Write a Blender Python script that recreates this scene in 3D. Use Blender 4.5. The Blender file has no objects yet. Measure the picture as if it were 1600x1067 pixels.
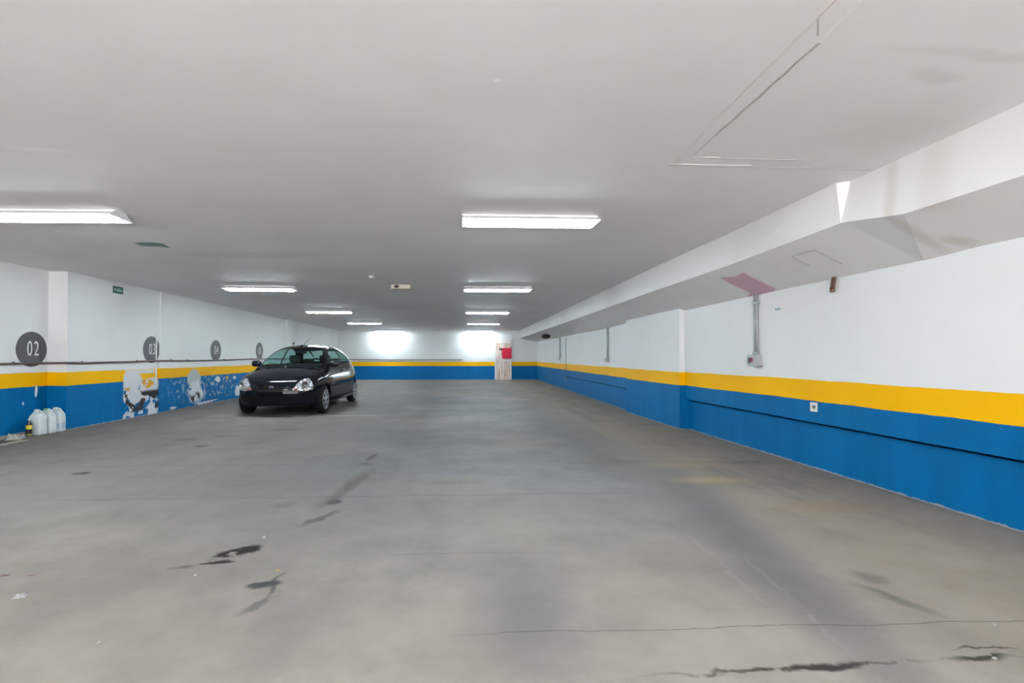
import bpy, bmesh, math, random
import numpy as np
from mathutils import Vector, Matrix

S = bpy.context.scene
C = S.collection
R = math.radians
random.seed(7)

# ------------------------------------------------------------------ camera
cam = bpy.data.cameras.new('camera')
cam.sensor_width = 36.0
cam.lens = 16.875
cam.shift_x = 0.034375
cam.shift_y = 0.00718
cam.clip_end = 200
camo = bpy.data.objects.new('camera', cam)
C.objects.link(camo)
camo.location = (0, 0, 1.1)
camo.rotation_euler = (R(90) + math.atan(13 / 750), 0, -math.atan(33 / 750))
S.camera = camo

# ------------------------------------------------------------------ sky and exposure
W = bpy.data.worlds.new('sky')
S.world = W
W.use_nodes = True
bg = W.node_tree.nodes['Background']
bg.inputs[0].default_value = (1.0, 0.955, 0.93, 1)
SKY = 3.2
bg.inputs[1].default_value = SKY
S.view_settings.view_transform = 'Standard'
S.view_settings.look = 'None'
S.view_settings.gamma = 1.0
S.view_settings.use_curve_mapping = False
S.view_settings.exposure = 0.95
LAMP = 72.0            # emission of the fluorescent tubes
sun = bpy.data.lights.new('sun', 'SUN')
sun.energy = 50.0
sun.angle = R(1.0)
sun.color = (1.0, 0.965, 0.94)
suno = bpy.data.objects.new('sun', sun)
C.objects.link(suno)
suno.rotation_euler = (R(-20), R(18), 0)      # high, from over the building: lights the paving outside

# ------------------------------------------------------------------ helpers: objects
def link(name, me, parent=None, mat=None, smooth=False):
    o = bpy.data.objects.new(name, me)
    C.objects.link(o)
    if parent is not None:
        o.parent = parent
    if mat is not None and not me.materials:
        me.materials.append(mat)
    if smooth:
        for p in me.polygons:
            p.use_smooth = True
    return o

def obj(name, bm, mat=None, parent=None, smooth=False, bevel=0, seg=2):
    if bevel:
        bmesh.ops.bevel(bm, geom=list(bm.edges), offset=bevel, segments=seg, affect='EDGES', profile=0.6)
    bmesh.ops.recalc_face_normals(bm, faces=bm.faces)
    me = bpy.data.meshes.new(name)
    bm.to_mesh(me)
    bm.free()
    return link(name, me, parent, mat, smooth)

def tag(o, label, cat, group=None):
    o['label'] = label
    o['category'] = cat
    if group:
        o['group'] = group
    return o

def thing(name, label, cat, loc=(0, 0, 0), rz=0.0, group=None):
    o = bpy.data.objects.new(name, None)
    o.empty_display_size = 0.1
    C.objects.link(o)
    o.location = loc
    o.rotation_euler = (0, 0, rz)
    return tag(o, label, cat, group)

def struct(o, label=None):
    o['kind'] = 'structure'
    if label:
        o['label'] = label
    return o

def copy_tree(o, parent=None):
    c = o.copy()
    C.objects.link(c)
    if parent is not None:
        c.parent = parent
    for ch in [x for x in bpy.data.objects if x.parent == o]:
        copy_tree(ch, c)
    return c

def add_box(bm, x0, x1, y0, y1, z0, z1):
    v = [bm.verts.new((x, y, z)) for z in (z0, z1) for y in (y0, y1) for x in (x0, x1)]
    for f in ((0, 2, 3, 1), (4, 5, 7, 6), (0, 1, 5, 4), (1, 3, 7, 5), (3, 2, 6, 7), (2, 0, 4, 6)):
        bm.faces.new([v[i] for i in f])
    return v

def box(x0, x1, y0, y1, z0, z1):
    bm = bmesh.new()
    add_box(bm, x0, x1, y0, y1, z0, z1)
    return bm

def add_tube(bm, pts, r, n=10, cap=True):
    pts = [Vector(p) for p in pts]
    rr = r if isinstance(r, (list, tuple)) else [r] * len(pts)
    rings = []
    up = None
    for i, p in enumerate(pts):
        a = pts[max(i - 1, 0)]
        b = pts[min(i + 1, len(pts) - 1)]
        d = (b - a).normalized()
        if up is None:
            up = Vector((0, 0, 1)) if abs(d.z) < 0.9 else Vector((1, 0, 0))
        s = d.cross(up).normalized()
        u = s.cross(d).normalized()
        up = u
        rings.append([bm.verts.new(p + (s * math.cos(2 * math.pi * k / n) + u * math.sin(2 * math.pi * k / n)) * rr[i]) for k in range(n)])
    for a, b in zip(rings, rings[1:]):
        for k in range(n):
            bm.faces.new((a[k], a[(k + 1) % n], b[(k + 1) % n], b[k]))
    if cap:
        bm.faces.new(rings[0][::-1])
        bm.faces.new(rings[-1])

def tube(pts, r, n=10):
    bm = bmesh.new()
    add_tube(bm, pts, r, n)
    return bm

def add_lathe(bm, prof, n=24, M=None):
    rings = []
    for (r, z) in prof:
        ring = []
        for k in range(n):
            a = 2 * math.pi * k / n
            p = Vector((r * math.cos(a), r * math.sin(a), z))
            ring.append(bm.verts.new(M @ p if M else p))
        rings.append(ring)
    for a, b in zip(rings, rings[1:]):
        for k in range(n):
            bm.faces.new((a[k], a[(k + 1) % n], b[(k + 1) % n], b[k]))
    bm.faces.new(rings[0][::-1])
    bm.faces.new(rings[-1])

def lathe(prof, n=24, M=None):
    bm = bmesh.new()
    add_lathe(bm, prof, n, M)
    return bm

def add_prism(bm, poly, nrm, t):
    """poly: 3-D points of a flat outline, thickened by t along nrm"""
    nrm = Vector(nrm).normalized() * t
    a = [bm.verts.new(p) for p in poly]
    b = [bm.verts.new(Vector(p) + nrm) for p in poly]
    n = len(poly)
    bm.faces.new(a[::-1])
    bm.faces.new(b)
    for i in range(n):
        bm.faces.new((a[i], a[(i + 1) % n], b[(i + 1) % n], b[i]))

def prism(poly, nrm, t):
    bm = bmesh.new()
    add_prism(bm, poly, nrm, t)
    return bm

def superbox(w, d, h, prof, n=32, e=4.0):
    """stacked superellipse rings: prof = (z fraction, scale x, scale y)"""
    bm = bmesh.new()
    rings = []
    for (z, sx, sy) in prof:
        ring = []
        for k in range(n):
            a = 2 * math.pi * k / n
            c, s = math.cos(a), math.sin(a)
            rr = (abs(c) ** e + abs(s) ** e) ** (-1 / e)
            ring.append(bm.verts.new((w / 2 * sx * rr * c, d / 2 * sy * rr * s, z * h)))
        rings.append(ring)
    for a, b in zip(rings, rings[1:]):
        for k in range(n):
            bm.faces.new((a[k], a[(k + 1) % n], b[(k + 1) % n], b[k]))
    bm.faces.new(rings[0][::-1])
    bm.faces.new(rings[-1])
    return bm

def text_mesh(body, size, sx=1.0, extrude=0.001, bold=0.0, space=1.0):
    cu = bpy.data.curves.new('text', 'FONT')
    cu.body = body
    cu.size = size
    cu.extrude = extrude
    cu.offset = bold
    cu.space_character = space
    cu.align_x = 'CENTER'
    cu.align_y = 'CENTER'
    o = bpy.data.objects.new('text', cu)
    C.objects.link(o)
    dg = bpy.context.evaluated_depsgraph_get()
    dg.update()
    me = bpy.data.meshes.new_from_object(o.evaluated_get(dg))
    bpy.data.objects.remove(o)
    for v in me.vertices:
        v.co.x *= sx
    me.materials.clear()
    return me

# ------------------------------------------------------------------ helpers: materials
class NT:
    def __init__(s, name):
        s.m = bpy.data.materials.new(name)
        s.m.use_nodes = True
        s.t = s.m.node_tree
        s.b = s.t.nodes['Principled BSDF']
    def n(s, typ, **k):
        nd = s.t.nodes.new(typ)
        for a, v in k.items():
            setattr(nd, a, v)
        return nd
    def put(s, sock, v):
        if hasattr(v, 'is_output'):
            s.t.links.new(v, sock)
        else:
            if isinstance(v, tuple) and len(v) == 3 and sock.type == 'RGBA':
                v = v + (1,)
            sock.default_value = v
    def pos(s):
        return s.n('ShaderNodeTexCoord').outputs['Object']
    def sep(s, v):
        nd = s.n('ShaderNodeSeparateXYZ')
        s.put(nd.inputs[0], v)
        return nd.outputs
    def math(s, op, a, b=0.0, c=None):
        nd = s.n('ShaderNodeMath', operation=op)
        s.put(nd.inputs[0], a)
        s.put(nd.inputs[1], b)
        if c is not None:
            s.put(nd.inputs[2], c)
        return nd.outputs[0]
    def noise(s, vec, scale, detail=4, rough=0.55, dist=0.0):
        nd = s.n('ShaderNodeTexNoise')
        s.put(nd.inputs['Vector'], vec)
        nd.inputs['Scale'].default_value = scale
        nd.inputs['Detail'].default_value = detail
        nd.inputs['Roughness'].default_value = rough
        nd.inputs['Distortion'].default_value = dist
        return nd.outputs['Fac'], nd.outputs['Color']
    def mapping(s, vec, loc=(0, 0, 0), rot=0.0, scale=(1, 1, 1), typ='POINT'):
        nd = s.n('ShaderNodeMapping', vector_type=typ)
        s.put(nd.inputs[0], vec)
        nd.inputs['Location'].default_value = loc
        nd.inputs['Rotation'].default_value = (0, 0, rot)
        nd.inputs['Scale'].default_value = scale
        return nd.outputs[0]
    def rng(s, v, a, b, c=0.0, d=1.0, smooth=True):
        nd = s.n('ShaderNodeMapRange')
        nd.interpolation_type = 'SMOOTHSTEP' if smooth else 'LINEAR'
        s.put(nd.inputs[0], v)
        for i, x in enumerate((a, b, c, d)):
            nd.inputs[i + 1].default_value = x
        return nd.outputs[0]
    def mix(s, f, a, b, mode='MIX'):
        nd = s.n('ShaderNodeMix', data_type='RGBA', blend_type=mode)
        s.put(nd.inputs[0], f)
        s.put(nd.inputs[6], a)
        s.put(nd.inputs[7], b)
        return nd.outputs[2]
    def blob(s, vec, x, y, rx, ry, ang=0.0, edge=0.35):
        p = s.mapping(vec, (x, y, 0), R(ang), (rx, ry, 1000.0), 'TEXTURE')
        nd = s.n('ShaderNodeVectorMath', operation='LENGTH')
        s.put(nd.inputs[0], p)
        return s.rng(nd.outputs['Value'], 1 + edge, 1 - edge, 0, 1)
    def band(s, v, a, b, e):
        lo = s.rng(v, a - e, a + e)
        hi = s.rng(v, b + e, b - e)
        return s.math('MULTIPLY', lo, hi)
    def bump(s, h, strength=0.2, dist=0.01):
        nd = s.n('ShaderNodeBump')
        nd.inputs['Strength'].default_value = strength
        nd.inputs['Distance'].default_value = dist
        s.put(nd.inputs['Height'], h)
        s.put(s.b.inputs['Normal'], nd.outputs[0])
    def col(s, v):
        s.put(s.b.inputs['Base Color'], v)
    def set(s, rough=0.5, metal=0.0, spec=0.5, **k):
        s.put(s.b.inputs['Roughness'], rough)
        s.b.inputs['Metallic'].default_value = metal
        s.b.inputs['Specular IOR Level'].default_value = spec
        for a, v in k.items():
            s.put(s.b.inputs[a.replace('_', ' ')], v)
        return s.m

def simple(name, col, rough=0.5, metal=0.0, spec=0.5, var=0.06, scale=12.0, **k):
    t = NT(name)
    f, _ = t.noise(t.pos(), scale, 3)
    d = tuple(max(0.0, c * (1 - var * 2)) for c in col)
    b = tuple(min(1.0, c * (1 + var)) for c in col)
    t.col(t.mix(f, d, b))
    return t.set(rough, metal, spec, **k)

def lin(r, g, b):
    f = lambda c: (c / 255 / 12.92) if c / 255 <= 0.04045 else ((c / 255 + 0.055) / 1.055) ** 2.4
    return (f(r), f(g), f(b))

WHITE = (0.78, 0.79, 0.80)
YELLOW = (0.90, 0.475, 0.0)
BLUE = (0.0, 0.130, 0.345)

def wall_mat(name, peel=False, scuff=0.5):
    t = NT(name)
    p = t.pos()
    xyz = t.sep(p)
    wob, _ = t.noise(p, 1.3, 3)
    fine, _ = t.noise(p, 18, 3)
    z = t.math('ADD', xyz[2], t.math('MULTIPLY', t.math('SUBTRACT', wob, 0.5), 0.03))
    z = t.math('ADD', z, t.math('MULTIPLY', t.math('SUBTRACT', fine, 0.5), 0.006))
    big, _ = t.noise(p, 0.8, 4)
    streak, _ = t.noise(t.mapping(p, scale=(3, 3, 0.5)), 2.0, 5)
    white = t.mix(t.rng(big, 0.35, 0.7), WHITE, (0.74, 0.75, 0.75))
    white = t.mix(t.rng(streak, 0.62, 0.8, 0, 0.35), white, (0.66, 0.66, 0.64))
    yel = t.mix(t.rng(big, 0.3, 0.7), YELLOW, (0.84, 0.425, 0.0))
    blu = t.mix(t.rng(streak, 0.3, 0.75), BLUE, (0.0, 0.112, 0.30))
    # scuffs in the blue: pale rubbed specks
    sp, _ = t.noise(p, 26, 5, 0.7)
    sp2, _ = t.noise(p, 2.2, 2)
    sc = t.math('MULTIPLY', t.rng(sp, 0.68, 0.74), t.rng(sp2, 0.52, 0.62))
    blu = t.mix(t.math('MULTIPLY', sc, scuff), blu, (0.45, 0.5, 0.55))
    col = t.mix(t.rng(z, 0.872, 0.877), yel, white)
    col = t.mix(t.rng(z, 0.668, 0.673), blu, col)
    # dusty ragged foot of the wall
    ft, _ = t.noise(p, 9, 5, 0.7)
    foot = t.rng(t.math('ADD', xyz[2], t.math('MULTIPLY', ft, -0.05)), -0.010, -0.020)
    col = t.mix(foot, col, (0.30, 0.31, 0.34))
    h = fine
    if peel:
        yz = t.n('ShaderNodeCombineXYZ')
        t.put(yz.inputs[0], xyz[1])
        t.put(yz.inputs[1], xyz[2])
        v = yz.outputs[0]
        n1, _ = t.noise(v, 3.2, 5, 0.6, 0.5)
        n2, _ = t.noise(t.mapping(v, (3.1, 7.7, 0)), 3.1, 4, 0.5, 0.7)
        n3, _ = t.noise(t.mapping(v, (9.1, 1.7, 0)), 9.0, 5, 0.6)
        dv = t.n('ShaderNodeVectorMath', operation='ADD')
        t.put(dv.inputs[0], v)
        dn = t.n('ShaderNodeVectorMath', operation='SCALE')
        t.put(dn.inputs[0], t.noise(v, 7, 4)[1])
        dn.inputs['Scale'].default_value = 0.16
        t.put(dv.inputs[1], dn.outputs[0])
        v2 = t.mapping(dv.outputs[0], (-0.08, -0.08, 0))
        plaster = (0.66, 0.67, 0.70)
        tar = (0.035, 0.03, 0.032)
        # main flaked panel, 8.75 .. 9.78 m, full height of the blue and up to the yellow
        A = t.math('MULTIPLY', t.band(xyz[1], 8.76, 9.75, 0.02), t.rng(xyz[2], 0.90, 0.87))
        up = t.math('MULTIPLY', t.blob(v2, 8.98, 0.66, 0.27, 0.2, 0, 0.12), 1.0)
        up2 = t.blob(v2, 9.5, 0.57, 0.30, 0.13, 0, 0.15)
        lo = t.math('MULTIPLY', t.rng(n1, 0.47, 0.49), t.rng(xyz[2], 0.56, 0.52))
        pm = t.math('MAXIMUM', t.math('MAXIMUM', up, up2), lo)
        top = t.math('MULTIPLY', t.band(xyz[2], 0.795, 0.865, 0.008), t.band(xyz[1], 8.80, 9.62, 0.02))
        pm = t.math('MAXIMUM', pm, top)
        pm = t.math('MULTIPLY', pm, A)
        col = t.mix(pm, col, plaster)
        dk = t.math('MULTIPLY', t.rng(n2, 0.505, 0.52), t.band(xyz[2], 0.10, 0.47, 0.03))
        dk = t.math('MULTIPLY', dk, A)
        col = t.mix(dk, col, tar)
        yp = t.math('MULTIPLY', t.blob(v2, 9.42, 0.60, 0.17, 0.075, -8, 0.12), t.rng(n3, 0.42, 0.46))
        col = t.mix(yp, col, (0.70, 0.33, 0.01))
        yp = t.blob(v2, 8.86, 0.53, 0.06, 0.035, -8, 0.2)
        col = t.mix(yp, col, (0.55, 0.33, 0.12))
        # grey skimmed patch and flakes further on
        B = t.blob(v2, 11.03, 0.62, 0.27, 0.20, 0, 0.15)
        col = t.mix(B, col, (0.47, 0.50, 0.50))
        B2 = t.math('MULTIPLY', t.blob(v2, 11.15, 0.33, 0.33, 0.24, 0, 0.3), t.rng(n1, 0.44, 0.47))
        col = t.mix(B2, col, (0.70, 0.72, 0.73))
        B3 = t.math('MULTIPLY', t.blob(v2, 11.1, 0.2, 0.22, 0.11, 0, 0.3), t.rng(n2, 0.46, 0.49))
        col = t.mix(B3, col, tar)
        Bs = t.math('MULTIPLY', t.blob(v2, 11.7, 0.42, 1.55, 0.30, 0, 0.4), t.rng(n3, 0.52, 0.62))
        Bs = t.math('MULTIPLY', Bs, t.rng(xyz[2], 0.69, 0.64))
        col = t.mix(t.math('MULTIPLY', Bs, 0.75), col, (0.42, 0.50, 0.55))
        for (yy, zz, ry, rz_) in ((12.1, 0.56, 0.14, 0.06), (13.2, 0.2, 0.16, 0.14), (13.0, 0.56, 0.09, 0.035), (10.25, 0.05, 0.12, 0.03), (11.6, 0.05, 0.5, 0.025)):
            col = t.mix(t.blob(v2, yy, zz, ry, rz_, 0, 0.2), col, (0.68, 0.69, 0.70))
        col = t.mix(t.blob(v2, 12.6, 0.57, 0.07, 0.05, 0, 0.3), col, (0.65, 0.32, 0.03))
        # drips on the near bay
        col = t.mix(t.blob(v, 7.33, 0.60, 0.022, 0.085, -4, 0.25), col, (0.75, 0.76, 0.78))
        col = t.mix(t.blob(v, 7.12, 0.44, 0.014, 0.025, 0, 0.3), col, (0.55, 0.6, 0.66))
        h = t.math('SUBTRACT', fine, t.math('MULTIPLY', pm, 0.6))
    t.col(col)
    t.bump(h, 0.12, 0.006)
    return t.set(t.rng(xyz[2], 0.87, 0.875, 0.48, 0.65), spec=t_spec)

t_spec = 0.12
M_wall_l = wall_mat('wall_paint_flaking', True)
M_wall = wall_mat('wall_paint')

def white_mat(name, base, stains=()):
    t = NT(name)
    p = t.pos()
    a, _ = t.noise(p, 0.5, 5, 0.6)
    b, _ = t.noise(t.mapping(p, scale=(0.35, 2.0, 1)), 1.2, 4)
    c = t.mix(t.rng(a, 0.35, 0.68), base, tuple(x * 0.93 for x in base))
    c = t.mix(t.rng(b, 0.6, 0.78, 0, 0.5), c, tuple(x * 0.93 for x in base))
    dn = t.n('ShaderNodeVectorMath', operation='SCALE')
    t.put(dn.inputs[0], t.noise(p, 3.5, 4)[1])
    dn.inputs['Scale'].default_value = 0.14
    dv = t.n('ShaderNodeVectorMath', operation='ADD')
    t.put(dv.inputs[0], p)
    t.put(dv.inputs[1], dn.outputs[0])
    v2 = t.mapping(dv.outputs[0], (-0.07, -0.07, 0))
    for (x, y, rx, ry, ang, e, cc, f) in stains:
        c = t.mix(t.math('MULTIPLY', t.blob(v2, x, y, rx, ry, ang, e), f), c, cc)
    t.col(c)
    fn, _ = t.noise(p, 30, 3)
    t.bump(fn, 0.08, 0.004)
    return t.set(0.65, spec=0.3)

M_ceil = white_mat('ceiling_paint', (0.85, 0.835, 0.84), [
    (2.22, 2.10, 0.13, 0.05, 10, 0.6, (0.50, 0.47, 0.43), 0.25),
    (2.35, 1.95, 0.5, 0.03, 4, 0.6, (0.50, 0.47, 0.43), 0.16),
    (2.5, 2.6, 0.35, 0.25, 10, 0.8, (0.62, 0.59, 0.56), 0.4),
    (-2.5, 6.2, 0.8, 0.18, -6, 0.5, (0.60, 0.58, 0.58), 0.3),
    (0.2, 2.23, 0.02, 0.02, 0, 0.4, (0.95, 0.95, 0.95), 0.8),
    (-2.6, 3.1, 0.16, 0.03, 10, 0.5, (0.93, 0.93, 0.93), 0.5),
])
M_beam = white_mat('bulkhead_paint', (0.78, 0.77, 0.765), [
    (3.12, 3.12, 0.35, 0.05, 18, 0.6, (0.55, 0.49, 0.43), 0.5),
    (3.36, 3.05, 0.10, 0.06, 0, 0.7, (0.50, 0.43, 0.36), 0.5),
    (2.85, 2.75, 0.1, 0.10, 0, 0.7, (0.68, 0.63, 0.60), 0.5),
])

def floor_mat():
    t = NT('worn_concrete')
    p = t.pos()
    xyz = t.sep(p)
    n1, nc = t.noise(p, 0.45, 5, 0.55)
    n2, _ = t.noise(t.mapping(p, (4, 2, 0)), 1.7, 5, 0.6)
    n3, _ = t.noise(p, 9, 5, 0.6)
    n4, _ = t.noise(p, 60, 3, 0.6)
    tr, _ = t.noise(t.mapping(p, scale=(2.2, 0.22, 1)), 1.6, 4, 0.55)
    grey = (0.122, 0.122, 0.123)
    tan = (0.225, 0.190, 0.155)
    dark = (0.112, 0.110, 0.107)
    right = t.rng(t.math('ADD', xyz[0], t.math('MULTIPLY', n2, 1.2)), 2.0, 3.0, 0, 0.85)
    left = t.rng(t.math('SUBTRACT', xyz[0], t.math('MULTIPLY', n2, 2.0)), -1.4, -3.4, 0, 0.4)
    c = t.mix(t.math('MAXIMUM', t.rng(n1, 0.40, 0.66, 0, 0.55), t.math('MAXIMUM', right, left)), grey, tan)
    c = t.mix(t.rng(n2, 0.52, 0.75, 0, 0.45), c, dark)
    c = t.mix(t.rng(tr, 0.52, 0.72, 0, 0.5), c, (0.118, 0.117, 0.117))
    c = t.mix(t.rng(n3, 0.3, 0.8, 0.0, 0.22), c, (0.20, 0.19, 0.185))
    c = t.mix(t.rng(n4, 0.62, 0.74, 0, 0.22), c, (0.095, 0.092, 0.09))
    dust_daylight = t.rng(t.math('ADD', xyz[1], t.math('MULTIPLY', n1, 3.0)), 6.2, 2.2, 0.0, 0.95)  # dust plus daylight painted into the floor colour, paler towards the entrance
    c = t.mix(t.math('MULTIPLY', dust_daylight, t.rng(n2, 0.25, 0.7, 1.0, 0.5)), c, (0.375, 0.332, 0.296))
    # warp for the stains
    dn = t.n('ShaderNodeVectorMath', operation='SCALE')
    t.put(dn.inputs[0], t.noise(p, 9, 4)[1])
    dn.inputs['Scale'].default_value = 0.10
    dv = t.n('ShaderNodeVectorMath', operation='ADD')
    t.put(dv.inputs[0], p)
    t.put(dv.inputs[1], dn.outputs[0])
    v = t.mapping(dv.outputs[0], (-0.05, -0.05, -0.05))
    brk = t.rng(n3, 0.40, 0.50)
    oil = (0.016, 0.013, 0.011)
    soot = (0.045, 0.045, 0.049)
    ST = [  # x, y, rx, ry, angle, edge, colour, strength, broken
        (-1.26, 2.76, 0.085, 0.055, 35, 0.35, oil, 0.9, True),
        (-1.17, 2.83, 0.055, 0.045, 20, 0.35, oil, 0.8, True),
        (-1.27, 2.645, 0.075, 0.018, 8, 0.4, oil, 0.75, False),
        (-1.42, 2.60, 0.05, 0.014, 10, 0.6, oil, 0.4, False),
        (-0.93, 2.385, 0.070, 0.030, 8, 0.4, soot, 0.75, False),
        (-0.905, 2.43, 0.012, 0.07, -25, 0.5, soot, 0.5, False),
        (-0.865, 2.33, 0.012, 0.05, 10, 0.6, soot, 0.5, False),
        (-0.88, 2.19, 0.018, 0.07, -30, 0.6, soot, 0.4, False),
        (-0.925, 3.72, 0.052, 0.060, 0, 0.4, (0.053, 0.055, 0.059), 0.75, False),
        (-0.92, 3.35, 0.035, 0.14, -28, 0.5, (0.074, 0.062, 0.059), 0.6, False),
        (-0.90, 4.1, 0.05, 0.42, -10, 0.6, (0.087, 0.077, 0.071), 0.5, False),
        (-0.87, 4.45, 0.06, 0.3, -10, 0.7, (0.099, 0.087, 0.081), 0.45, False),
        (-0.92, 5.36, 0.03, 0.18, -6, 0.5, (0.062, 0.062, 0.062), 0.6, False),
        (-0.91, 5.00, 0.07, 0.06, 0, 0.6, (0.074, 0.074, 0.071), 0.5, False),
        (-1.27, 3.65, 0.07, 0.06, 0, 0.8, (0.087, 0.081, 0.074), 0.35, False),
        (-3.53, 4.72, 0.075, 0.05, 0, 0.3, (0.056, 0.053, 0.050), 0.8, False),
        (-3.14, 6.10, 0.075, 0.07, 0, 0.4, (0.068, 0.065, 0.062), 0.6, False),
        (-3.6, 6.6, 0.16, 0.08, 0, 0.6, (0.081, 0.077, 0.074), 0.45, False),
        (-3.2, 6.85, 0.14, 0.07, 0, 0.6, (0.081, 0.077, 0.074), 0.4, False),
        (-2.6, 7.4, 0.2, 0.08, 0, 0.6, (0.081, 0.077, 0.074), 0.4, False),
        (1.72, 2.75, 0.14, 1.35, -10, 0.8, (0.108, 0.110, 0.115), 0.42, False),
        (1.90, 3.9, 0.22, 1.1, -12, 0.9, (0.118, 0.117, 0.118), 0.34, False),
        (2.3, 4.95, 0.8, 0.07, -3, 0.8, (0.093, 0.090, 0.087), 0.5, False),
        (1.4, 2.35, 0.014, 0.55, -4, 0.8, (0.26, 0.25, 0.24), 0.35, True),
        (1.52, 2.1, 0.012, 0.40, -8, 0.8, (0.26, 0.25, 0.24), 0.35, True),
        (2.28, 4.22, 0.26, 0.09, 0, 0.7, (0.285, 0.229, 0.149), 0.6, False),
        (2.72, 3.42, 0.30, 0.10, 0, 0.8, (0.267, 0.198, 0.136), 0.6, False),
        (2.4, 4.9, 0.35, 0.16, 0, 0.8, (0.248, 0.211, 0.155), 0.5, False),
        (2.07, 2.33, 0.05, 0.05, 0, 0.8, (0.093, 0.087, 0.081), 0.45, False),
        (2.00, 2.12, 0.03, 0.12, 24, 0.8, (0.087, 0.084, 0.074), 0.45, False),
        (1.2, 1.668, 0.36, 0.010, 2, 0.7, (0.062, 0.053, 0.043), 0.85, True),
        (1.32, 1.672, 0.12, 0.018, 2, 0.6, (0.037, 0.034, 0.031), 0.8, False),
        (1.93, 1.69, 0.10, 0.014, 2, 0.6, (0.050, 0.053, 0.037), 0.8, True),
        (2.0, 1.75, 0.09, 0.006, 2, 0.6, (0.068, 0.062, 0.053), 0.7, False),
        (0.3, 2.2, 0.16, 0.35, 0, 0.9, (0.124, 0.124, 0.133), 0.45, False),
        (0.25, 5.1, 0.4, 0.15, 0, 0.8, (0.105, 0.102, 0.099), 0.35, False),
        (0.3, 6.3, 0.5, 0.18, 0, 0.8, (0.105, 0.102, 0.099), 0.35, False),
        (0.0, 4.25, 0.22, 0.08, 0, 0.7, (0.105, 0.093, 0.081), 0.4, False),
        (1.55, 5.1, 0.18, 0.28, 0, 0.8, (0.118, 0.108, 0.093), 0.4, False),
    ]
    for (x, y, rx, ry, ang, e, cc, f, br) in ST:
        m = t.math('MULTIPLY', t.blob(v, x, y, rx * 1.1, ry * 1.15, ang, e), min(1.0, f * 1.25))
        if br:
            m = t.math('MULTIPLY', m, brk)
        c = t.mix(m, c, cc)
    # hairline joints across the slab
    w1, _ = t.noise(p, 2.0, 5, 0.6)
    jy = t.math('ADD', xyz[1], t.math('MULTIPLY', t.math('SUBTRACT', w1, 0.5), 0.09))
    jm = None
    for (y, hw, x0, x1, f) in ((1.925, 0.0025, 0.1, 2.6, 0.7), (3.85, 0.006, -3.2, 1.4, 0.45), (2.71, 0.004, -0.4, 0.5, 0.3), (5.02, 0.008, -4.2, -1.6, 0.35), (7.2, 0.014, -1.5, 1.5, 0.3), (5.9, 0.01, -4.0, 0.0, 0.25)):
        m = t.math('MULTIPLY', t.band(jy, y - hw, y + hw, hw), t.band(xyz[0], x0, x1, 0.25))
        m = t.math('MULTIPLY', m, f)
        jm = m if jm is None else t.math('MAXIMUM', jm, m)
    c = t.mix(jm, c, (0.045, 0.042, 0.04))
    # worn parking-bay line in front of the car and pale swept dust
    ln = t.math('MULTIPLY', t.band(xyz[1], 9.13, 9.24, 0.02), t.band(xyz[0], -4.6, -1.3, 0.03))
    ln = t.math('MULTIPLY', ln, t.rng(n2, 0.36, 0.55, 0.1, 0.7))
    c = t.mix(ln, c, (0.30, 0.31, 0.32))
    du = t.math('MULTIPLY', t.blob(v, 0.3, 10.8, 0.9, 0.5, 0, 0.8), 0.5)
    c = t.mix(du, c, (0.20, 0.21, 0.215))
    t.col(c)
    hh = t.math('SUBTRACT', t.math('ADD', n4, n3), t.math('MULTIPLY', jm, 2.0))
    t.bump(hh, 0.10, 0.004)
    return t.set(t.rng(n2, 0.3, 0.7, 0.62, 0.80), spec=0.08)

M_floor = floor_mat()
M_lampw = simple('lamp_white_enamel', (0.82, 0.83, 0.84), 0.4)
M_tube = NT('lamp_tube_glow')
M_tube.col((0.9, 0.95, 1.0))
M_tube.b.inputs['Emission Color'].default_value = (0.82, 0.95, 1.0, 1)
M_tube.b.inputs['Emission Strength'].default_value = LAMP
M_tube = M_tube.m
M_steel = simple('galvanised_steel', (0.40, 0.43, 0.45), 0.45, 0.35)
M_greyplastic = simple('grey_plastic', (0.42, 0.42, 0.44), 0.5)
M_signgrey = simple('sign_grey_paint', (0.085, 0.085, 0.095), 0.55, var=0.1, scale=5)
M_signwhite = simple('sign_white_paint', (0.74, 0.75, 0.76), 0.55)
M_brownpipe = simple('brown_pipe_enamel', (0.105, 0.070, 0.065), 0.45, var=0.2, scale=3)
M_green = simple('sign_green', (0.010, 0.105, 0.080), 0.45)
M_signpale = simple('sign_pale_green', (0.42, 0.66, 0.58), 0.5)
M_dark = simple('dark_plastic', (0.018, 0.019, 0.022), 0.4)

# ------------------------------------------------------------------ setting
Y0, Y1 = -3.2, 23.5
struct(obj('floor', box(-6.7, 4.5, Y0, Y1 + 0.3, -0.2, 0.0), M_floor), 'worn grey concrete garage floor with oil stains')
ceil = struct(obj('ceiling', box(-6.7, 4.5, Y0, Y1 + 0.3, 2.4, 2.6), M_ceil), 'low white painted concrete ceiling')

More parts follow.
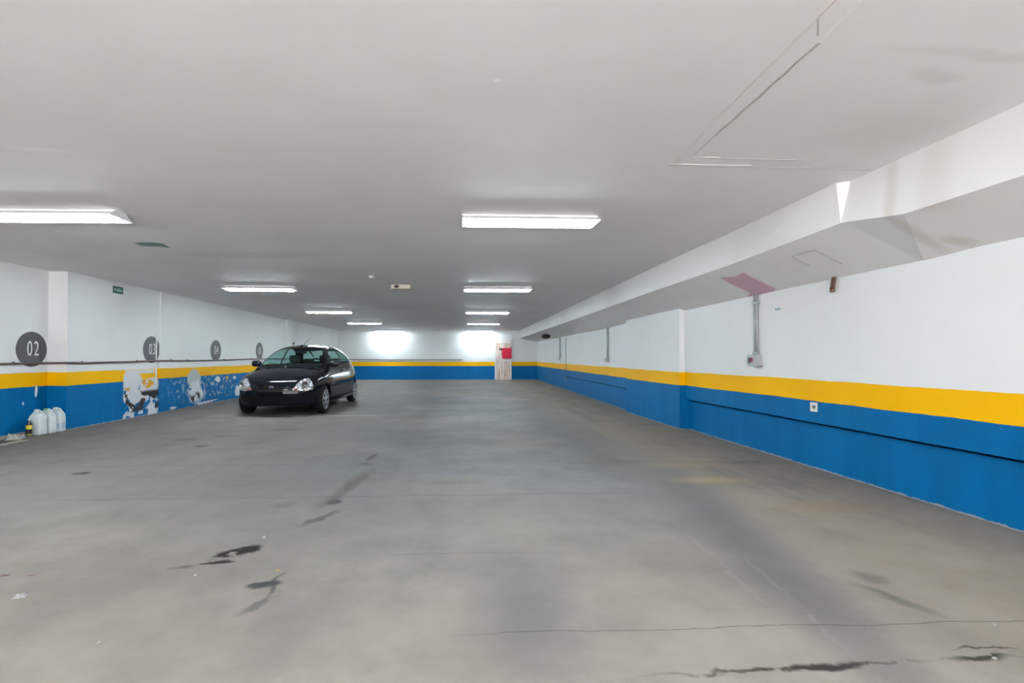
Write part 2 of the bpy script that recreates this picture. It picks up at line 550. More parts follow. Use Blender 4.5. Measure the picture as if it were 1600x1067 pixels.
# left wall: a recessed near bay, then a proud stretch drifting slightly inwards
bm = bmesh.new()
def wall_run(bm, pts, back, z0=0.0, z1=2.4):
    """pts: plan polyline of the visible face; back: x of the hidden back"""
    poly = [(x, y) for (x, y) in pts] + [(back, pts[-1][1]), (back, pts[0][1])]
    a = [bm.verts.new((x, y, z0)) for x, y in poly]
    b = [bm.verts.new((x, y, z1)) for x, y in poly]
    n = len(poly)
    for i in range(n):
        bm.faces.new((a[i], a[(i + 1) % n], b[(i + 1) % n], b[i]))
    for ring in (a, b):
        f = bm.faces.new(ring)
wall_run(bm, [(-6.15, Y0), (-6.15, 7.52), (-5.872, 7.52), (-5.86, 9.765), (-5.835, 9.765), (-5.835, 10.02), (-5.86, 10.02), (-5.85, 16.75), (-5.78, 16.75), (-5.70, Y1)], -6.5)
wl = struct(obj('wall_left', bm, M_wall_l), 'long left wall painted white over yellow and blue bands')
bm = box(-6.15, -6.03, Y0, 7.515, 0.0, 0.035)
for v in bm.verts:
    if v.co.z > 0.01 and v.co.x > -6.1:
        v.co.x -= 0.05
M_kerb = simple('kerb_mortar', (0.36, 0.31, 0.29), 0.8, var=0.15, scale=6)
struct(obj('trim_1', bm, M_kerb), 'low mortar fillet at the foot of the near left wall')

# right wall: upper part overhangs the lower, a proud pier, then a recess
bm = bmesh.new()
wall_run(bm, [(3.50, Y0), (3.50, 7.20), (3.42, 7.20), (3.42, 9.50), (3.50, 9.50), (4.00, Y1)], 4.4, 0.462, 2.4)
wall_run(bm, [(3.56, Y0), (3.56, 7.20), (3.42, 7.20), (3.42, 9.50), (3.515, 9.50), (4.01, Y1)], 4.4, 0.0, 0.436)
wall_run(bm, [(3.68, Y0), (3.68, 7.20), (3.42, 7.20), (3.42, 9.50), (3.56, 9.50), (3.79, 16.0), (3.742, 16.0), (4.00, Y1)], 4.4, 0.436, 0.462)
wr = struct(obj('wall_right', bm, M_wall), 'right wall with a shadow ledge in its blue band')
obj('joint_strip', box(3.722, 3.76, 16.08, 16.12, 0.30, 1.78), simple('joint_dark', (0.16, 0.19, 0.22), 0.7), wr)
struct(obj('wall_back', box(-6.5, 4.4, Y1, Y1 + 0.25, 0, 2.4), M_wall), 'far end wall with yellow and blue bands')
# street side behind the camera: wall with the wide vehicle entrance
bm = bmesh.new()
add_box(bm, -6.5, -5.2, Y0 - 0.25, Y0, 0, 2.4)
add_box(bm, 2.9, 4.4, Y0 - 0.25, Y0, 0, 2.4)
add_box(bm, -5.2, 2.9, Y0 - 0.25, Y0, 2.28, 2.4)
struct(obj('wall_front', bm, M_wall), 'street wall with the wide vehicle entrance')
struct(obj('ground', box(-14, 12, -30, Y0, -0.3, -0.02), simple('street_concrete', (0.41, 0.405, 0.405), 0.8)), 'pale street paving outside the entrance')

# bulkhead along the right: vertical cheek and sloping soffit
bm = bmesh.new()
def station(y, top, lead, zl, xw, zw, dyw=0.0):
    pts = [(top, y, 2.4), (lead, y, zl), (xw, y + dyw, zw), (4.2, y + dyw, zw), (4.2, y + dyw, 2.4)]
    return [bm.verts.new(p) for p in pts]
def loft(a, b):
    n = len(a)
    for i in range(n):
        bm.faces.new((a[i], a[(i + 1) % n], b[(i + 1) % n], b[i]))
sA = station(Y0, 2.87, 2.87, 2.03, 3.55, 1.81)
sB = station(2.94, 2.905, 2.87, 2.018, 3.53, 1.832, 0.10)
sC = station(3.40, 2.915, 2.87, 2.096, 3.53, 1.813, 0.05)
sD = station(3.44, 2.835, 2.868, 2.100, 3.53, 1.813)
sE = station(4.9, 2.865, 2.87, 2.066, 3.53, 1.813)
sF = station(7.2, 2.87, 2.875, 2.060, 3.53, 1.80)
sG = station(11.2, 2.95, 2.955, 2.045, 3.58, 1.766)
sH = station(15.3, 3.02, 3.025, 2.04, 3.74, 1.795)
sI = station(Y1, 3.12, 3.125, 2.03, 4.02, 1.85)
for a, b in zip([sA, sB, sC, sD, sE, sF, sG, sH], [sB, sC, sD, sE, sF, sG, sH, sI]):
    loft(a, b)
bm.faces.new(sA[::-1])
bm.faces.new(sI)
bulk = struct(obj('trim_2', bm, M_beam), 'boxed white bulkhead with sloping underside along the right wall')

STN = [(Y0, 2.87, 2.03, 3.55, 1.81), (2.94, 2.87, 2.008, 3.53, 1.832), (3.44, 2.868, 2.100, 3.53, 1.813), (4.9, 2.87, 2.066, 3.53, 1.813), (7.2, 2.875, 2.06, 3.53, 1.80), (11.2, 2.955, 2.045, 3.58, 1.762)]
def soffit_pt(x, y):
    """height of the sloping soffit"""
    ys = [q[0] for q in STN]
    lead, zl, xw, zw = [float(np.interp(y, ys, [q[k] for q in STN])) for k in (1, 2, 3, 4)]
    return zl + (zw - zl) * (x - lead) / (xw - lead)

# old plaster outlines on the ceiling: narrow raised seams
M_seam = simple('plaster_seam', (0.50, 0.47, 0.44), 0.8, var=0.2)
M_seamw = simple('plaster_seam_white', (0.90, 0.88, 0.87), 0.7)
M_seamp = simple('plaster_seam_pink', (0.70, 0.60, 0.58), 0.7)
def seam(pts, w, mat, t=0.002):
    bm = bmesh.new()
    for a, b in zip(pts, pts[1:]):
        a = Vector((a[0], a[1], 0)); b = Vector((b[0], b[1], 0))
        d = (b - a).normalized()
        s = Vector((-d.y, d.x, 0)) * w / 2
        z = Vector((0, 0, 2.4))
        add_prism(bm, [a - s + z, b - s + z, b + s + z, a + s + z], (0, 0, -1), t)
    return obj('plaster_seam', bm, mat, ceil)
def jitter(a, b, n, amp):
    out = []
    for i in range(n + 1):
        f = i / n
        out.append((a[0] + (b[0] - a[0]) * f + random.uniform(-amp, amp) * (0 < i < n), a[1] + (b[1] - a[1]) * f + random.uniform(-amp, amp) * (0 < i < n)))
    return out
seam(jitter((1.441, 3.168), (2.86, 3.185), 14, 0.003), 0.006, M_seam)
seam(jitter((1.445, 3.150), (2.0, 3.150), 8, 0.003), 0.009, M_seamw)
seam(jitter((1.531, 3.039), (2.45, 3.055), 10, 0.003), 0.005, M_seam)
seam(jitter((1.62, 3.030), (1.72, 3.032), 2, 0.001), 0.012, M_seamw)
seam(jitter((1.531, 3.039), (1.52, 2.732), 4, 0.003), 0.005, M_seam)
seam(jitter((1.52, 2.732), (1.502, 1.90), 12, 0.004), 0.012, M_seam)
seam(jitter((1.455, 3.14), (1.384, 1.755), 14, 0.002), 0.004, M_seamp)
seam(jitter((1.384, 1.755), (1.37, 1.3), 4, 0.003), 0.006, M_seamp)
seam(jitter((1.384, 1.755), (1.461, 1.854), 3, 0.002), 0.004, M_seam)
seam(jitter((1.50, 1.90), (1.45, 1.3), 5, 0.004), 0.008, M_seamw)
# paint patches left on the ceiling and the soffit
M_patchg = simple('old_green_paint', (0.17, 0.30, 0.29), 0.6)
M_patchp = simple('pink_primer', (0.62, 0.39, 0.48), 0.6, var=0.08, scale=4)
gp = [(-3.659, 5.60), (-3.659, 5.749), (-3.575, 5.778), (-3.455, 5.773), (-3.399, 5.853), (-3.348, 5.641), (-3.417, 5.567), (-3.54, 5.57)]
obj('paint_patch', prism([(x, y, 2.4) for x, y in gp], (0, 0, -1), 0.002), M_patchg, ceil)
def on_soffit(poly, name, mat, t=0.007):
    pts = [Vector((x, y, soffit_pt(x, y) + 0.003)) for x, y in poly]
    nrm = (Vector((0, 1, 0)).cross(Vector((3.53 - 2.87, 0, 1.813 - 2.072)))).normalized()
    if nrm.z > 0:
        nrm = -nrm
    return obj(name, prism(pts, nrm, t), mat, bulk)
SOFF_PINK = [(3.01, 5.343), (3.073, 5.129), (3.047, 4.947), (3.162, 4.98), (3.318, 5.004), (3.457, 5.027), (3.49, 5.096), (3.50, 5.362), (3.495, 5.596), (3.429, 5.421), (3.237, 5.405)]
on_soffit(SOFF_PINK, 'paint_patch', M_patchp)
M_hatch = simple('hatch_joint', (0.45, 0.45, 0.44), 0.8)
for (a, b) in (((3.041, 4.196), (3.233, 4.226)), ((3.051, 3.942), (3.319, 3.971)), ((3.041, 4.196), (3.051, 3.942))):
    d = Vector((b[0] - a[0], b[1] - a[1])).normalized() * 0.004
    on_soffit([(a[0] - d.y, a[1] + d.x), (b[0] - d.y, b[1] + d.x), (b[0] + d.y, b[1] - d.x), (a[0] + d.y, a[1] - d.x)], 'hatch_joint', M_hatch, 0.006)

# far door with a red board
door = bpy.data.objects.new('door_1', None)
C.objects.link(door)
door.location = (2.325, Y1, 0)
struct(door, 'pale wooden door in the far wall')
M_dwood = NT('pale_door_wood')
_p = M_dwood.pos()
_n, _ = M_dwood.noise(M_dwood.mapping(_p, scale=(9, 9, 0.8)), 2.5, 5)
M_dwood.col(M_dwood.mix(M_dwood.rng(_n, 0.38, 0.66), (0.86, 0.76, 0.70), (0.50, 0.30, 0.22)))
M_dwood = M_dwood.set(0.5)
M_dwhite = simple('door_white', (0.86, 0.82, 0.80), 0.5)
bm = bmesh.new()
for a in ((-0.41, -0.36, 0, 2.02), (0.36, 0.41, 0, 2.02), (-0.36, 0.36, 1.97, 2.02)):
    add_box(bm, a[0], a[1], -0.06, 0.0, a[2], a[3])
obj('door_frame', bm, M_dwhite, door)
obj('door_leaf', box(-0.36, 0.36, -0.035, 0.0, 0.0, 1.97), M_dwhite, door)
for (x0, x1, z0, z1) in ((-0.34, -0.03, 0.14, 0.92), (0.03, 0.34, 0.14, 0.92), (-0.34, -0.03, 0.98, 1.80), (0.03, 0.34, 0.98, 1.80)):
    obj('door_panel', box(x0, x1, -0.052, -0.034, z0, z1), M_dwood, door, bevel=0.006)
obj('kick_rail', box(-0.36, 0.36, -0.056, -0.034, 0.02, 0.12), M_dwood, door)
obj('door_knob', lathe([(0.012, 0), (0.012, 0.03), (0.026, 0.04), (0.028, 0.055), (0.012, 0.068)], 12, Matrix.Translation((-0.32, -0.035, 0.95)) @ Matrix.Rotation(R(90), 4, 'X')), M_steel, door)
M_red = simple('red_board', (0.62, 0.0, 0.045), 0.5, var=0.05)
rb = thing('red_board', 'bright red board hung on the far door', 'board', (2.50, Y1 - 0.062, 1.03))
obj('panel', box(-0.235, 0.235, -0.02, 0.0, 0.0, 0.52), M_red, rb, bevel=0.004)
obj('hook_tab', box(-0.36, -0.235, -0.016, -0.002, 0.41, 0.51), M_dark, rb)
obj('edge_strip', box(0.20, 0.235, -0.02, 0.0, 0.52, 0.60), M_dark, rb)

# ------------------------------------------------------------------ fluorescent fittings
def make_lamp():
    root = thing('ceiling_lamp', 'x', 'lamp', (0, 0, 2.4), group='fluorescent ceiling lamps')
    L = 0.62
    bm = bmesh.new()   # channel
    add_box(bm, -L, L, -0.05, 0.05, -0.03, 0.0)
    obj('channel', bm, M_lampw, root, bevel=0.003)
    for s in (-1, 1):  # sloping reflector wings
        bm = bmesh.new()
        prof = [(0.05 * s, -0.022), (0.15 * s, -0.068), (0.153 * s, -0.064), (0.05 * s, -0.016)]
        a = [bm.verts.new((-L, y, z)) for y, z in prof]
        b = [bm.verts.new((L, y, z)) for y, z in prof]
        for i in range(4):
            bm.faces.new((a[i], a[(i + 1) % 4], b[(i + 1) % 4], b[i]))
        bm.faces.new(a); bm.faces.new(b)
        obj('reflector', bm, M_lampw, root)
        bm = bmesh.new()
        add_prism(bm, [(L * s, -0.05, 0), (L * s, 0.05, 0), (L * s, 0.15, -0.068), (L * s, -0.15, -0.068)], (s, 0, 0), 0.003)
        obj('end_cap', bm, M_lampw, root)
        for t in (-1, 1):
            obj('lamp_holder', box(0.585 * s - 0.012, 0.585 * s + 0.012, 0.055 * t - 0.016, 0.055 * t + 0.016, -0.085, -0.03), M_lampw, root)
    for t in (-1, 1):
        obj('tube', tube([(-0.585, 0.055 * t, -0.072), (0.585, 0.055 * t, -0.072)], 0.0165, 12), M_tube, root, smooth=True)
    return root
lamp0 = make_lamp()
ROWS = [  # x, y, rz, label
    (-3.60, 4.40, -0.02, 'fluorescent ceiling lamp cut by the left edge of the photo'),
    (0.68, 4.38, 0.0, 'largest whole fluorescent ceiling lamp, nearest in the middle column'),
    (-3.57, 8.92, 0.03, 'fluorescent ceiling lamp second in the left column, between the exit sign and smoke detector'),
    (0.77, 8.82, 0.0, 'fluorescent ceiling lamp second in the middle column, right of the emergency light'),
    (-3.47, 13.36, 0.0, 'third fluorescent ceiling lamp in the left column, above the car roof'),
    (0.88, 13.36, 0.0, 'third fluorescent ceiling lamp from the camera in the middle column'),
    (-3.33, 17.70, 0.0, 'fourth fluorescent ceiling lamp from the camera in the left column'),
    (1.03, 17.80, 0.0, 'fourth fluorescent ceiling lamp from the camera in the middle column'),
    (-3.22, 22.95, 0.0, 'farthest left-column fluorescent lamp, lighting the far wall beside it'),
    (1.18, 22.95, 0.0, 'farthest middle-column fluorescent lamp, lighting the far wall near the door'),
    (-3.65, -0.2, 0.0, 'fluorescent ceiling lamp overhead on the left, out of view'),
    (0.60, -0.2, 0.0, 'fluorescent ceiling lamp overhead in the middle, out of view'),
]
for i, (x, y, rz, lab) in enumerate(ROWS):
    o = lamp0 if i == 0 else copy_tree(lamp0)
    o.location = (x, y, 2.4)
    o.rotation_euler = (0, 0, rz)
    o['label'] = lab

# ------------------------------------------------------------------ bay numbers on the left wall
def bay_sign(num, x, y, z, label, clip=None):
    root = thing('bay_number', label, 'sign', (x, y, z), group='round bay numbers on the left wall')
    n, r = 56, 0.255
    pts = []
    for k in range(n):
        a = 2 * math.pi * k / n
        yy = r * math.cos(a)
        if clip is not None:
            yy = min(yy, clip)
        pts.append((0.0, yy, r * math.sin(a)))
    obj('disc', prism(pts, (1, 0, 0), 0.003), M_signgrey, root)
    me = text_mesh(num, 0.305, 0.60, 0.0015, -0.001, 1.22)
    # text lies in its xy plane: turn it to face +x, reading along +y
    M = Matrix.Translation((0.0036, 0.02, 0.0)) @ Matrix(((0, 0, 1, 0), (1, 0, 0, 0), (0, 1, 0, 0), (0, 0, 0, 1)))
    me.transform(M)
    link('digits', me, root, M_signwhite)
    return root
bay_sign('02', -6.15, 7.245, 1.215, 'large round grey bay number 02 above the white jugs')
bay_sign('03', -5.861, 9.525, 1.245, 'round grey bay number 03 crossed by a white vertical strip', clip=0.235)
bay_sign('04', -5.857, 12.0, 1.262, 'round grey bay number 04 above the flaking blue paint')
bay_sign('05', -5.852, 14.6, 1.282, 'small round grey bay number 05 beside the car mirror')
tag(obj('cover_strip', box(-5.86, -5.848, 9.645, 9.68, 0.62, 1.62), simple('strip_white', (0.74, 0.75, 0.76), 0.6)), 'thin white vertical cable strip across bay number 03', 'cable cover')

# exit sign plates
def exit_sign(x, y, z, w, h, label, text):
    root = thing('exit_sign', label, 'sign', (x, y, z))
    obj('plate', box(0, 0.006, -w / 2, w / 2, -h / 2, h / 2), M_green, root)
    if text:
        me = text_mesh('SAÍDA', h * 0.46, 0.9, 0.0008, 0.001)
        me.transform(Matrix.Translation((0.0068, w * 0.1, -0.004)) @ Matrix(((0, 0, 1, 0), (1, 0, 0, 0), (0, 1, 0, 0), (0, 0, 0, 1))))
        link('lettering', me, root, M_signpale)
        bm = bmesh.new()
        add_prism(bm, [(0.006, y_, z_) for y_, z_ in ((-0.105, 0.0), (-0.085, 0.02), (-0.085, 0.008), (-0.062, 0.008), (-0.062, -0.008), (-0.085, -0.008), (-0.085, -0.02))], (1, 0, 0), 0.0015)
        obj('arrow', bm, M_signpale, root)
    return root
exit_sign(-5.866, 8.59, 2.265, 0.25, 0.125, 'small green exit sign high on the left wall near the camera', True)
exit_sign(-5.775, 17.85, 2.27, 0.22, 0.12, 'tiny green sign high on the left wall far behind the car', False)

# brown pipe along the left and far walls with saddle clips
pp = thing('service_pipe', 'thin brown pipe running along the left wall and far wall', 'pipe', (0, 0, 0))
run = [(-6.13, Y0 + 0.1, 1.02)]
run += [(-6.13, 2.0, 1.015), (-6.13, 6.8, 1.008), (-6.13, 7.47, 1.012), (-5.95, 7.50, 1.012), (-5.852, 7.49, 1.014), (-5.842, 7.8, 1.008), (-5.838, 8.9, 1.018), (-5.835, 9.6, 1.03), (-5.815, 9.8, 1.03), (-5.815, 10.0, 1.03), (-5.838, 10.3, 1.026), (-5.838, 11.3, 1.022), (-5.836, 12.4, 1.03), (-5.834, 13.6, 1.045), (-5.832, 14.6, 1.05), (-5.83, 16.4, 1.04), (-5.76, 16.8, 1.035), (-5.70, 21, 1.0), (-5.68, 23.44, 1.0), (-5.5, 23.472, 0.99), (-3.5, 23.475, 0.985), (-2.0, 23.475, 0.978), (0.31, 23.475, 0.975)]
obj('pipe', tube(run, 0.0165, 10), M_brownpipe, pp, smooth=True)
clip = None
for (x, y, z) in [(-6.13, 6.95, 1.009), (-5.842, 7.8, 1.008), (-5.838, 9.08, 1.02), (-5.838, 10.15, 1.028), (-5.838, 10.75, 1.024), (-5.836, 12.4, 1.03), (-5.833, 14.0, 1.047)]:
    if clip is None:
        bm = bmesh.new()
        add_tube(bm, [(0, -0.011, 0), (0, 0.011, 0)], 0.0195, 10)
        add_box(bm, -0.02, -0.004, -0.008, 0.008, 0.0, 0.03)
        clip = obj('saddle_clip', bm, M_brownpipe, pp)
        o = clip
    else:
        o = clip.copy()
        C.objects.link(o)
    o.location = (x, y, z)
obj('end_fitting', box(0.29, 0.36, Y1 - 0.05, Y1, 0.95, 1.0), M_greyplastic, pp, bevel=0.005)

# conduits with boxes on the right wall
def conduit(x, y, z0, z1, label, twin=True, switch=True, w=0.17, h=0.13, bx=True):
    root = thing('conduit', label, 'conduit', (x, y, 0), group='conduits on the right wall')
    ys = (-0.021, 0.021) if twin else (0.0,)
    for yy in ys:
        obj('pipe', tube([(-0.022, yy, z0 + (h if bx else 0) - 0.005), (-0.022, yy, z1 + 0.02)], 0.0145 if twin else 0.024, 12), M_steel, root, smooth=True)
        obj('coupling', tube([(-0.022, yy, z0 + (h if bx else 0)), (-0.022, yy, z0 + (h if bx else 0) + 0.035)], 0.024 if twin else 0.03, 12), M_steel, root, smooth=True)
    bm = bmesh.new()
    add_box(bm, -0.040, 0.0, -0.055, 0.055, z1 - 0.11, z1 - 0.09)
    obj('strap', bm, M_steel, root, bevel=0.004)
    if bx:
        b = obj('junction_box', box(-0.075, 0.0, -w / 2, w / 2, z0, z0 + h), M_greyplastic, root, bevel=0.006)
        if switch:
            obj('switch', box(-0.083, -0.07, 0.02, 0.06, z0 + 0.035, z0 + 0.095), simple('switch_dark', (0.06, 0.05, 0.055), 0.5), b)
            obj('switch_key', box(-0.083, -0.07, -0.02, 0.01, z0 + 0.05, z0 + 0.095), simple('switch_red', (0.28, 0.05, 0.06), 0.5), b)
    return root
conduit(3.50, 5.415, 0.998, 1.83, 'twin steel conduit with a grey switch box, nearest on the right wall')
conduit(3.552, 11.03, 0.985, 1.775, 'grey conduit with a small end box, midway along the right wall', True, False, 0.14, 0.09)
conduit(3.768, 17.1, 0.995, 1.80, 'thin dark conduit on the right wall, farthest from the camera', False, False, 0.12, 0.07)

# wall socket, brown rods, small blue mark
ws = thing('wall_socket', 'small white wall socket just under the yellow band', 'socket', (3.50, 4.547, 0.613))
obj('plate', box(-0.012, 0.0, -0.045, 0.045, -0.045, 0.045), simple('socket_white', (0.72, 0.72, 0.70), 0.5), ws, bevel=0.004)
obj('outlet', lathe([(0.018, 0), (0.018, 0.006), (0.012, 0.007), (0.010, 0.002)], 16, Matrix.Translation((-0.012, -0.012, 0.002)) @ Matrix.Rotation(R(-90), 4, 'Y')), simple('socket_grey', (0.2, 0.19, 0.19), 0.5), ws)
M_rust = simple('brown_copper', (0.17, 0.085, 0.060), 0.5, 0.3)
rd = thing('pipe_stub', 'short pair of brown pipe stubs hanging from the soffit', 'pipe', (3.47, 4.27, 1.70))
for yy, zt in ((0.012, 0.15), (-0.014, 0.15)):
    obj('stub', tube([(0, yy + 0.006, 0.012), (0.01, yy - 0.012, zt)], 0.0105, 10), M_rust, rd, smooth=True)
obj('foot_clamp', lathe([(0.014, 0), (0.022, 0.004), (0.022, 0.02), (0.014, 0.026)], 14), M_rust, rd)
tag(obj('sticker', box(3.494, 3.5, 5.02, 5.10, 1.612, 1.632), simple('sticker_blue', (0.22, 0.38, 0.45), 0.5)), 'tiny blue sticker on the white right wall', 'sticker')

# ceiling emergency light and detector
el = thing('emergency_light', 'cream emergency light box on the ceiling with a dark round lens', 'emergency light', (-0.985, 8.72, 2.4))
obj('housing', superbox(0.36, 0.17, 0.075, [(-1.0, 0.94, 0.88), (-0.9, 1, 1), (0, 1, 1)], 32, 8), simple('cream_plastic', (0.66, 0.60, 0.50), 0.5), el)
obj('lens', lathe([(0.045, -0.006), (0.045, 0.0), (0.034, 0.004), (0.0, 0.004)], 20, Matrix.Translation((-0.075, -0.086, -0.032)) @ Matrix.Rotation(R(90), 4, 'X') @ Matrix.Scale(0.6, 4, (0, 1, 0))), M_dark, el)
obj('diffuser', box(0.0, 0.15, -0.09, -0.08, -0.06, -0.015), simple('cream_diffuser', (0.72, 0.68, 0.60), 0.4), el, bevel=0.002)
sd = thing('smoke_detector', 'small cream smoke detector on the ceiling', 'smoke detector', (-1.345, 7.72, 2.4))
obj('base', lathe([(0.05, 0.0), (0.05, -0.012), (0.046, -0.014)], 24), simple('cream_base', (0.70, 0.67, 0.60), 0.5), sd)
obj('dome', lathe([(0.042, -0.014), (0.040, -0.03), (0.028, -0.04), (0.0, -0.042)], 24), simple('cream_dome', (0.72, 0.69, 0.62), 0.45), sd, smooth=True)

ms = thing('motion_sensor', 'small grey sensor on the left wall just above the car roof', 'sensor', (-5.778, 17.3, 1.58))
obj('base', lathe([(0.045, 0), (0.045, 0.012), (0.03, 0.016)], 18, Matrix.Rotation(R(90), 4, 'Y')), M_greyplastic, ms)
obj('dome', lathe([(0.05, 0.014), (0.056, 0.03), (0.046, 0.06), (0.0, 0.078)], 18, Matrix.Rotation(R(90), 4, 'Y')), simple('sensor_dark', (0.2, 0.19, 0.2), 0.5), ms, smooth=True)

# black fixture under the far end of the bulkhead
bf = thing('wall_fixture', 'black rounded fixture mounted high near the far right corner', 'fixture', (3.32, 17.6, 1.955))
obj('bracket', box(-0.025, 0.025, -0.02, 0.10, -0.02, 0.0), M_dark, bf)
obj('arm', tube([(0, 0.02, -0.01), (0.01, -0.02, -0.07)], 0.02, 10), M_dark, bf, smooth=True)
obj('head', superbox(0.34, 0.17, 0.16, [(0, 0.45, 0.5), (0.15, 0.8, 0.85), (0.45, 1, 1), (0.75, 0.92, 0.9), (1, 0.5, 0.5)], 28, 2.6), M_dark, bf, smooth=True).location = (0.0, -0.05, -0.17)
obj('rim_ring', lathe([(0.062, 0), (0.075, 0.005), (0.075, 0.02), (0.06, 0.025), (0.055, 0.012)], 24, Matrix.Translation((-0.03, -0.125, -0.09)) @ Matrix.Rotation(R(90), 4, 'X')), M_dark, bf, smooth=True)

# ------------------------------------------------------------------ jugs, bottle and rags by the left wall
M_hdpe = NT('jug_plastic')
M_hdpe.col((0.76, 0.82, 0.84))
M_hdpe = M_hdpe.set(0.38, Transmission_Weight=0.15, Subsurface_Weight=0.25, Subsurface_Radius=(0.05, 0.05, 0.05))
def make_jug():
    root = thing('plastic_jug', 'x', 'jug', (0, 0, 0), group='white jugs by the left wall')
    obj('body', superbox(0.205, 0.125, 0.345, [(0, 0.9, 0.86), (0.03, 1, 1), (0.30, 1, 1), (0.34, 0.97, 0.96), (0.38, 1, 1), (0.62, 1, 1), (0.74, 0.93, 0.93), (0.83, 0.74, 0.8), (0.89, 0.52, 0.66), (0.92, 0.42, 0.5)], 40, 5), M_hdpe, root, smooth=True)
    obj('handle', tube([(-0.07, 0, 0.275), (-0.06, 0, 0.315), (-0.03, 0, 0.338), (0.02, 0, 0.34), (0.055, 0, 0.325), (0.075, 0, 0.285)], 0.013, 10), M_hdpe, root, smooth=True)
    obj('neck', lathe([(0.026, 0.30), (0.026, 0.335), (0.024, 0.335)], 20, Matrix.Translation((-0.015, 0, 0))), M_hdpe, root, smooth=True)
    return root
M_capw = simple('cap_white', (0.78, 0.80, 0.80), 0.45)
M_capg = simple('cap_green', (0.25, 0.50, 0.20), 0.45)
def jug_cap(j, mat):
    obj('cap', lathe([(0.03, 0.328), (0.03, 0.352), (0.026, 0.356)], 20, Matrix.Translation((-0.015, 0, 0))), mat, j)
j1 = make_jug()
j2 = copy_tree(j1)
j3 = copy_tree(j1)
for j, (x, y, rz), lab in ((j1, (-5.935, 7.11, R(-6)), 'white plastic jug nearest the bottle, front of the row'), (j2, (-5.925, 7.26, R(-3)), 'white plastic jug with a green cap, middle of the row'), (j3, (-5.925, 7.415, R(2)), 'white plastic jug with a bluish label, against the wall corner')):
    j.location = (x, y, 0)
    j.rotation_euler = (0, 0, rz)
    j['label'] = lab
jug_cap(j1, M_capw)
jug_cap(j2, M_capg)
jug_cap(j3, M_capw)
obj('paper_label', box(-0.03, 0.098, -0.0645, -0.0615, 0.05, 0.13), simple('label_blue', (0.50, 0.60, 0.74), 0.6), j3)
obj('paper_label', box(0.1005, 0.1035, -0.04, 0.04, 0.05, 0.13), bpy.data.materials['label_blue'], j3)

bt = thing('soda_bottle', 'small dark bottle with a yellow label beside the jugs', 'bottle', (-5.93, 6.965, 0))
M_cola = simple('dark_liquid', (0.035, 0.022, 0.045), 0.15)
M_clear = simple('pale_base', (0.25, 0.22, 0.06), 0.2)
obj('body', lathe([(0.028, 0.0), (0.034, 0.008), (0.034, 0.05), (0.030, 0.075), (0.033, 0.10), (0.033, 0.155), (0.028, 0.18), (0.014, 0.205), (0.012, 0.225)], 24), M_cola, bt, smooth=True)
obj('base_cup', lathe([(0.030, 0.0), (0.0355, 0.01), (0.0355, 0.035), (0.034, 0.037)], 24), M_clear, bt, smooth=True)
obj('wrap_label', lathe([(0.0336, 0.10), (0.0343, 0.102), (0.0343, 0.153), (0.0336, 0.155)], 24), simple('label_yellow', (0.66, 0.52, 0.04), 0.5), bt, smooth=True)
obj('cap', lathe([(0.0145, 0.222), (0.0145, 0.24), (0.012, 0.242)], 16), M_capw, bt)

def crumple(name, label, cat, loc, w, d, h, col, seed, rz=0.0, n=18):
    rnd = np.random.RandomState(seed)
    ph = rnd.uniform(0, 6.28, 8)
    fr = rnd.uniform(4, 11, (8, 2))
    bm = bmesh.new()
    V = []
    for i in range(n + 1):
        row = []
        for j in range(n + 1):
            u, v = i / n * 2 - 1, j / n * 2 - 1
            s = sum(math.sin(fr[k][0] * u + fr[k][1] * v + ph[k]) for k in range(8)) / 8
            s2 = sum(math.cos(fr[k][1] * u - fr[k][0] * v + ph[k] * 2) for k in range(8)) / 8
            edge = max(0.0, 1 - (abs(u) ** 3 + abs(v) ** 3))
            z = h * (0.25 + 0.5 * edge + 0.9 * s * edge)
            row.append(bm.verts.new((w / 2 * (u + 0.25 * s2), d / 2 * (v + 0.25 * s), max(0.002, z))))
        V.append(row)
    for i in range(n):
        for j in range(n):
            bm.faces.new((V[i][j], V[i + 1][j], V[i + 1][j + 1], V[i][j + 1]))
    ret = bmesh.ops.solidify(bm, geom=list(bm.faces), thickness=0.002)
    o = obj(name, bm, simple(name + '_mat_%d' % seed, col, 0.8), smooth=True)
    zmin = min(v.co.z for v in o.data.vertices)
    for v in o.data.vertices:
        v.co.z -= zmin
    o.location = loc
    o.rotation_euler = (0, 0, rz)
    return tag(o, label, cat)
crumple('rag', 'crumpled cream rag on the floor near the dark bottle', 'rag', (-5.86, 6.66, 0), 0.17, 0.15, 0.11, (0.72, 0.70, 0.60), 3, 0.4)
crumple('rag', 'brown crumpled rag on the floor at the left edge', 'rag', (-5.95, 6.38, 0), 0.15, 0.30, 0.12, (0.24, 0.18, 0.13), 5, 1.2)
crumple('paper_sheet', 'small white crumpled paper just left of the dark bottle', 'paper', (-5.92, 6.83, 0), 0.09, 0.10, 0.05, (0.80, 0.80, 0.82), 8, 0.9)
crumple('cardboard', 'flat pale cardboard scrap on the floor under the rags', 'cardboard', (-5.70, 6.45, 0), 0.13, 0.40, 0.012, (0.56, 0.52, 0.44), 11, 0.1)
crumple('paper_scrap', 'white paper scrap on the floor near the left edge', 'paper', (-2.00, 2.32, 0), 0.05, 0.045, 0.018, (0.72, 0.72, 0.72), 21, 0.3, 10)
crumple('paper_scrap', 'tiny white pellet on the floor between the oil stain and dark smear', 'litter', (-1.167, 3.005, 0), 0.024, 0.022, 0.014, (0.82, 0.82, 0.82), 22, 0.3, 8)
crumple('litter_scrap', 'tiny yellow scrap at the tip of the grey oil smear', 'litter', (-0.913, 2.54, 0), 0.022, 0.014, 0.008, (0.55, 0.38, 0.08), 23, 0.3, 8)
